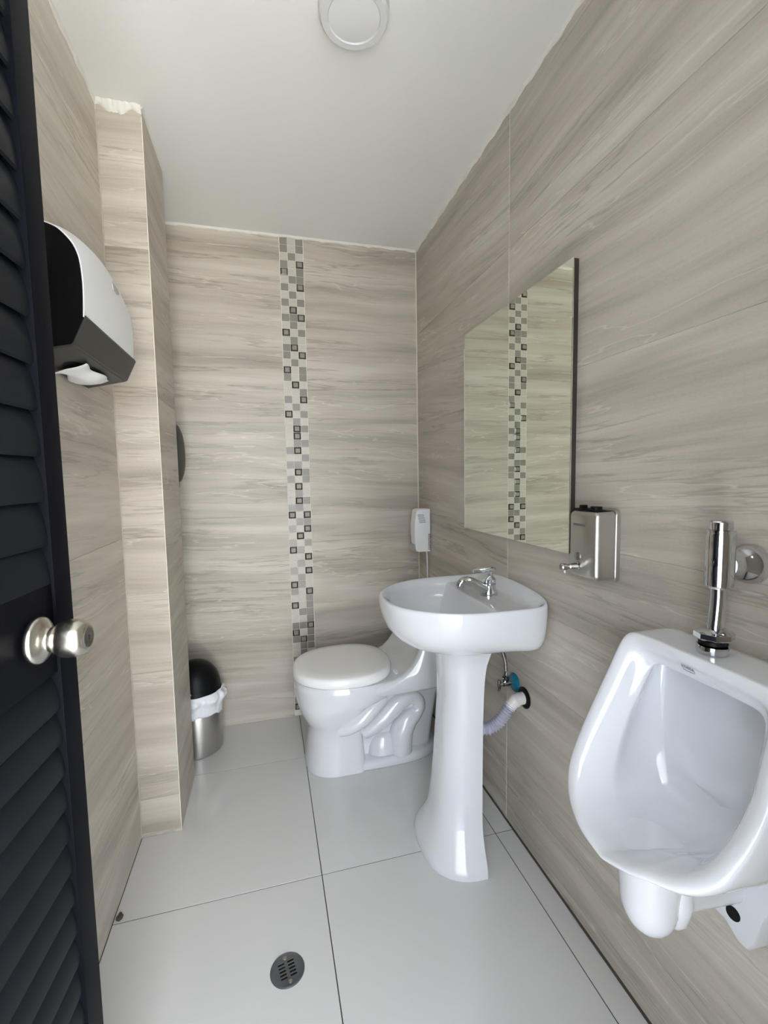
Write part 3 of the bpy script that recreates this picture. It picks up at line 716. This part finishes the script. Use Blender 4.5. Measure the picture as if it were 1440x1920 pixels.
# ------------------------------------------------------------------ urinal
def urinal():
    YU = -1.728
    t = thing('urinal', (0, YU, 0.43), 'white wall-hung ceramic urinal below the chrome flush valve', 'urinal')
    z0 = 0.43
    # half outline of the rim from top centre to bottom centre: (t, q, z, p)
    rim = [(0.0, 0.0, 0.934, 0.116), (0.10, 0.085, 0.934, 0.116), (0.155, 0.128, 0.930, 0.118), (0.19, 0.1415, 0.912, 0.124), (0.28, 0.150, 0.850, 0.147), (0.40, 0.1575, 0.780, 0.176),
           (0.52, 0.1575, 0.715, 0.209), (0.62, 0.147, 0.670, 0.236), (0.74, 0.114, 0.636, 0.262), (0.87, 0.06, 0.620, 0.282), (1.0, 0.0, 0.615, 0.288)]
    m = 44; half = crom(rim, [i/m for i in range(m+1)])
    loop = [(q, z, p) for q, z, p in half]+[(-q, z+0.026*max(0, min(1, (0.80-z)/0.1))*min(1, q/0.08), p) for q, z, p in half[1:-1]][::-1]
    C = Vector((0.0, 0.775, 0.20))   # (q, z, p) centre of the opening
    def ring(f):
        R = []
        for q, z, p in loop:
            a, b, c_ = f(q, z, p); R.append(Vector((-c_, a, b-z0)))
        return R
    def shrink(k, kz, dp, zc=0.775):
        return lambda q, z, p: (q*k, zc+(z-zc)*kz, p+dp)
    rings = []
    # wall loop -> flank -> rim
    def wallp(f, low):
        def g(q, z, p):
            zz = z if z > 0.75 else z-(0.75-z)*low      # lower part of the shell drops towards the wall
            return (q*(1.06-0.03*(1-f)), zz, p*f)
        return g
    for f, low in ((0.0, 0.42), (0.25, 0.34), (0.5, 0.26), (0.72, 0.18), (0.86, 0.11)): rings.append(ring(wallp(f, low)))
    rings.append(ring(lambda q, z, p: (q*1.042, z-0.010*max(0, min(1, (0.75-z)/0.05)), p*0.955))); rings.append(ring(lambda q, z, p: (q*1.040, z-0.004*max(0, min(1, (0.75-z)/0.05)), p-0.003)))
    rings.append(ring(lambda q, z, p: (q*1.025, 0.775+(z-0.775)*1.0, p+0.002)))
    ZC = 0.775
    def inn(kq, kt, kb, kp, p0):
        return ring(lambda q, z, p: (q*kq, ZC+(z-ZC)*(kt if z > ZC else kb), p*kp+p0))
    rings.append(inn(0.965, 0.955, 0.970, 1.0, 0.0035))
    rings.append(inn(0.885, 0.865, 0.935, 0.99, 0.0005))
    rings.append(inn(0.855, 0.825, 0.925, 0.97, -0.003))
    rings.append(inn(0.790, 0.750, 0.965, 0.85, 0.000))
    rings.append(inn(0.740, 0.690, 0.995, 0.70, 0.014))
    rings.append(inn(0.724, 0.672, 1.004, 0.672, 0.0145))
    rings.append(inn(0.722, 0.670, 1.006, 0.665, 0.0125))
    rings.append(inn(0.732, 0.680, 1.006, 0.645, 0.0090))
    rings.append(inn(0.840, 0.790, 1.050, 0.46, 0.012))
    rings.append(inn(0.855, 0.820, 1.060, 0.30, 0.020))
    rings.append(inn(0.800, 0.820, 1.020, 0.14, 0.030))
    rings.append(inn(0.640, 0.680, 0.880, 0.03, 0.032))
    rings.append(inn(0.350, 0.400, 0.550, 0.0, 0.031))
    rings.append(inn(0.100, 0.120, 0.160, 0.0, 0.030))
    bo = loft('bowl', rings, CERAMIC, t, angle=75)
    s = bo.modifiers.new('smooth', 'SUBSURF'); s.levels = 1; s.render_levels = 1
    # trap nose below the bowl
    R = []
    for k in range(15):
        f = k/14; z = 0.62-0.158*f
        r = 0.056*(1-0.30*f) if f < 0.6 else 0.056*0.82*math.sqrt(max(0.0, 1-((f-0.6)/0.4)**2))
        R.append([Vector((-(0.192)+r*0.95*math.cos(j/28*math.tau), r*math.sin(j/28*math.tau), z-z0)) for j in range(28)])
    loft('trap', R, CERAMIC, t, angle=75)
    tube('outlet_neck', [(-0.19, 0, 0.535-z0), (-0.15, 0, 0.533-z0), (-0.10, 0, 0.530-z0), (-0.03, 0, 0.530-z0)], lambda f: 0.046-0.006*math.sin(f*math.pi), CERAMIC, t, 28, 60)
    tube('outlet_web', [(-0.165, -0.034, 0.60-z0), (-0.163, -0.036, 0.54-z0), (-0.160, -0.030, 0.505-z0), (-0.158, -0.022, 0.490-z0)], lambda f: 0.020-0.008*f, CERAMIC, t, 16, 60)
    # wall flange with the two fixing ears
    outl = [(0.150, 0.66), (0.120, 0.615), (0.095, 0.565), (0.075, 0.51), (0.062, 0.455), (0.052, 0.437), (0.038, 0.437), (0.015, 0.455), (-0.015, 0.455), (-0.038, 0.437), (-0.052, 0.437), (-0.062, 0.455), (-0.075, 0.51), (-0.095, 0.565), (-0.120, 0.615), (-0.150, 0.66)]
    a = [Vector((-0.040, q, z-z0)) for q, z in outl]; a1 = [Vector((-0.036, q*1.03, z-z0-0.003)) for q, z in outl]; b = [Vector((-0.002, q*1.06, z-z0-0.006)) for q, z in outl]
    fl_ = loft('flange', [b, a1, a], CERAMIC, t, angle=35)
    for s in (-1, 1):
        lathe('fixing_hole', [(0.0001, 0.0008), (0.0115, 0.0008), (0.0115, -0.004), (0.0001, -0.004)], BLACKM, fl_, (-1, 0, 0), (-0.040, s*0.028, 0.477-z0), 20, sx=1.0, sy=1.15)
    # maker's mark on the upper inner rim
    ux, uy = Vector((0, -1, 0)), Vector((-0.45, 0, 0.89))
    org = Vector((-0.1150, 0.010, 0.9075-z0))
    text_mesh('maker_mark', 'EDESA', 0.0085, INK, t, basis(org, ux, uy))
    Rr = [org+ux*(0.011*f)+uy*(-0.0058-0.0014*(1-f*f)) for f in [k/6-1 for k in range(13)]]
    tube('mark_underline', Rr, 0.0004, INK, t, 6)
urinal()

# ------------------------------------------------------------------ flush valve
t = thing('flush_valve', (0, -1.728, 0.936), 'chrome push flush valve mounted on the wall above the urinal', 'valve')
FP = -0.068
lathe('wall_dome', [(0.001, 0.0), (0.034, 0.0), (0.0345, 0.004), (0.032, 0.014), (0.025, 0.024), (0.018, 0.030), (0.017, 0.05)], CHROME, t, (-1, 0, 0), (0, 0.0, 0.145), 40, 60)
vb = lathe('valve_body', [(0.001, 0.0), (0.015, 0.0), (0.016, 0.003), (0.0205, 0.005), (0.021, 0.008), (0.021, 0.092), (0.020, 0.094), (0.0205, 0.096), (0.0205, 0.098), (0.017, 0.099), (0.001, 0.099)], CHROME, t, (0, 0, 1), (FP, 0, 0.108), 40, 30)
lathe('push_button', [(0.0165, 0.0), (0.0165, 0.012), (0.015, 0.0145), (0.001, 0.0155)], CHROME, vb, (0, 0, 1), (FP, 0, 0.207), 36, 30)
tube('tailpiece', smooth_path([(FP, 0, 0.110), (FP, 0, 0.090), (FP-0.002, 0, 0.060), (FP-0.004, 0, 0.038)], 5), lambda f: 0.0125-0.001*f, CHROME, t, 24)
lathe('spud_nut', [(0.0125, 0.0), (0.026, 0.0), (0.029, 0.003), (0.029, 0.011), (0.022, 0.016), (0.0125, 0.018)], CHROME, t, (0.10, 0.05, 1), (FP-0.006, 0, 0.022), 8, 30)
lathe('rubber_washer', [(0.001, 0.0), (0.0215, 0.0), (0.0215, 0.006), (0.001, 0.006)], BLACKM, t, (0.10, 0.05, 1), (FP-0.007, 0, 0.014), 28)
lathe('spud_collar', [(0.001, 0.0), (0.023, 0.0), (0.024, 0.003), (0.023, 0.013), (0.001, 0.015)], CHROME, t, (0, 0, 1), (FP-0.008, 0, -0.001), 32)

# ------------------------------------------------------------------ floor drain
t = thing('floor_drain', (-0.786, -1.229, 0.0), 'round grey metal floor drain with slots and two screws', 'drain', 0.20)
n = 48
lathe('plate', [(0.0001, 0.0006), (0.036, 0.0006), (0.0405, 0.0026), (0.0425, 0.0018), (0.043, 0.0)], CASTM, t, n=48, angle=25)
boxes('slot', [((sx*0.004 if sx > 0 else -0.020, -0.0185+0.0087*k, 0.0003), (0.020 if sx > 0 else -0.004, -0.0185+0.0087*k+0.0038, 0.0010)) for sx in (-1, 1) for k in range(5)], BLACKM, t)
boxes('slot_lip', [((sx*0.004 if sx > 0 else -0.020, -0.0185+0.0087*k+0.0038, 0.0003), (0.020 if sx > 0 else -0.004, -0.0185+0.0087*k+0.0048, 0.0018)) for sx in (-1, 1) for k in range(5)], CHROMED, t)
for s in (-1, 1): lathe('screw', [(0.0055, 0.0008), (0.0055, 0.0020), (0.004, 0.0026), (0.0001, 0.0026)], CHROMED, t, org=(0.0, s*0.0295, 0), n=16)

# ------------------------------------------------------------------ ceiling lamp (switched off)
t = thing('ceiling_lamp', (-0.540, -1.122, H), 'round white surface ceiling lamp, switched off', 'lamp')
lathe('housing', [(0.001, 0.0), (0.086, 0.0), (0.0875, 0.004), (0.086, 0.028), (0.081, 0.034), (0.066, 0.034), (0.0635, 0.030), (0.001, 0.030)], LAMPW, t, (0, 0, -1), (0, 0, 0), 64, 35)
lathe('diffuser', [(0.0001, 0.026), (0.0630, 0.026), (0.0630, 0.0315), (0.050, 0.0335), (0.0001, 0.0345)], LAMPD, t, (0, 0, -1), (0, 0, 0), 64, 35)

# ------------------------------------------------------------------ small things on the floor
def clump(name, loc, r, label):
    bm = bmesh.new(); bmesh.ops.create_icosphere(bm, subdivisions=2, radius=1)
    for v in bm.verts: v.co = Vector((v.co.x*r*random.uniform(0.7, 1.1), v.co.y*r*1.5*random.uniform(0.7, 1.1), max(0, v.co.z*0.5+0.3)*r*random.uniform(0.8, 1.1)))
    me = bpy.data.meshes.new(name); bm.to_mesh(me); bm.free()
    return tag(finish(name, me, DIRT, None, 60, loc), label, 'dirt')
clump('dirt_clump', (XL+0.014, -0.962, 0.0), 0.010, 'small brown dirt clump at the foot of the left wall')
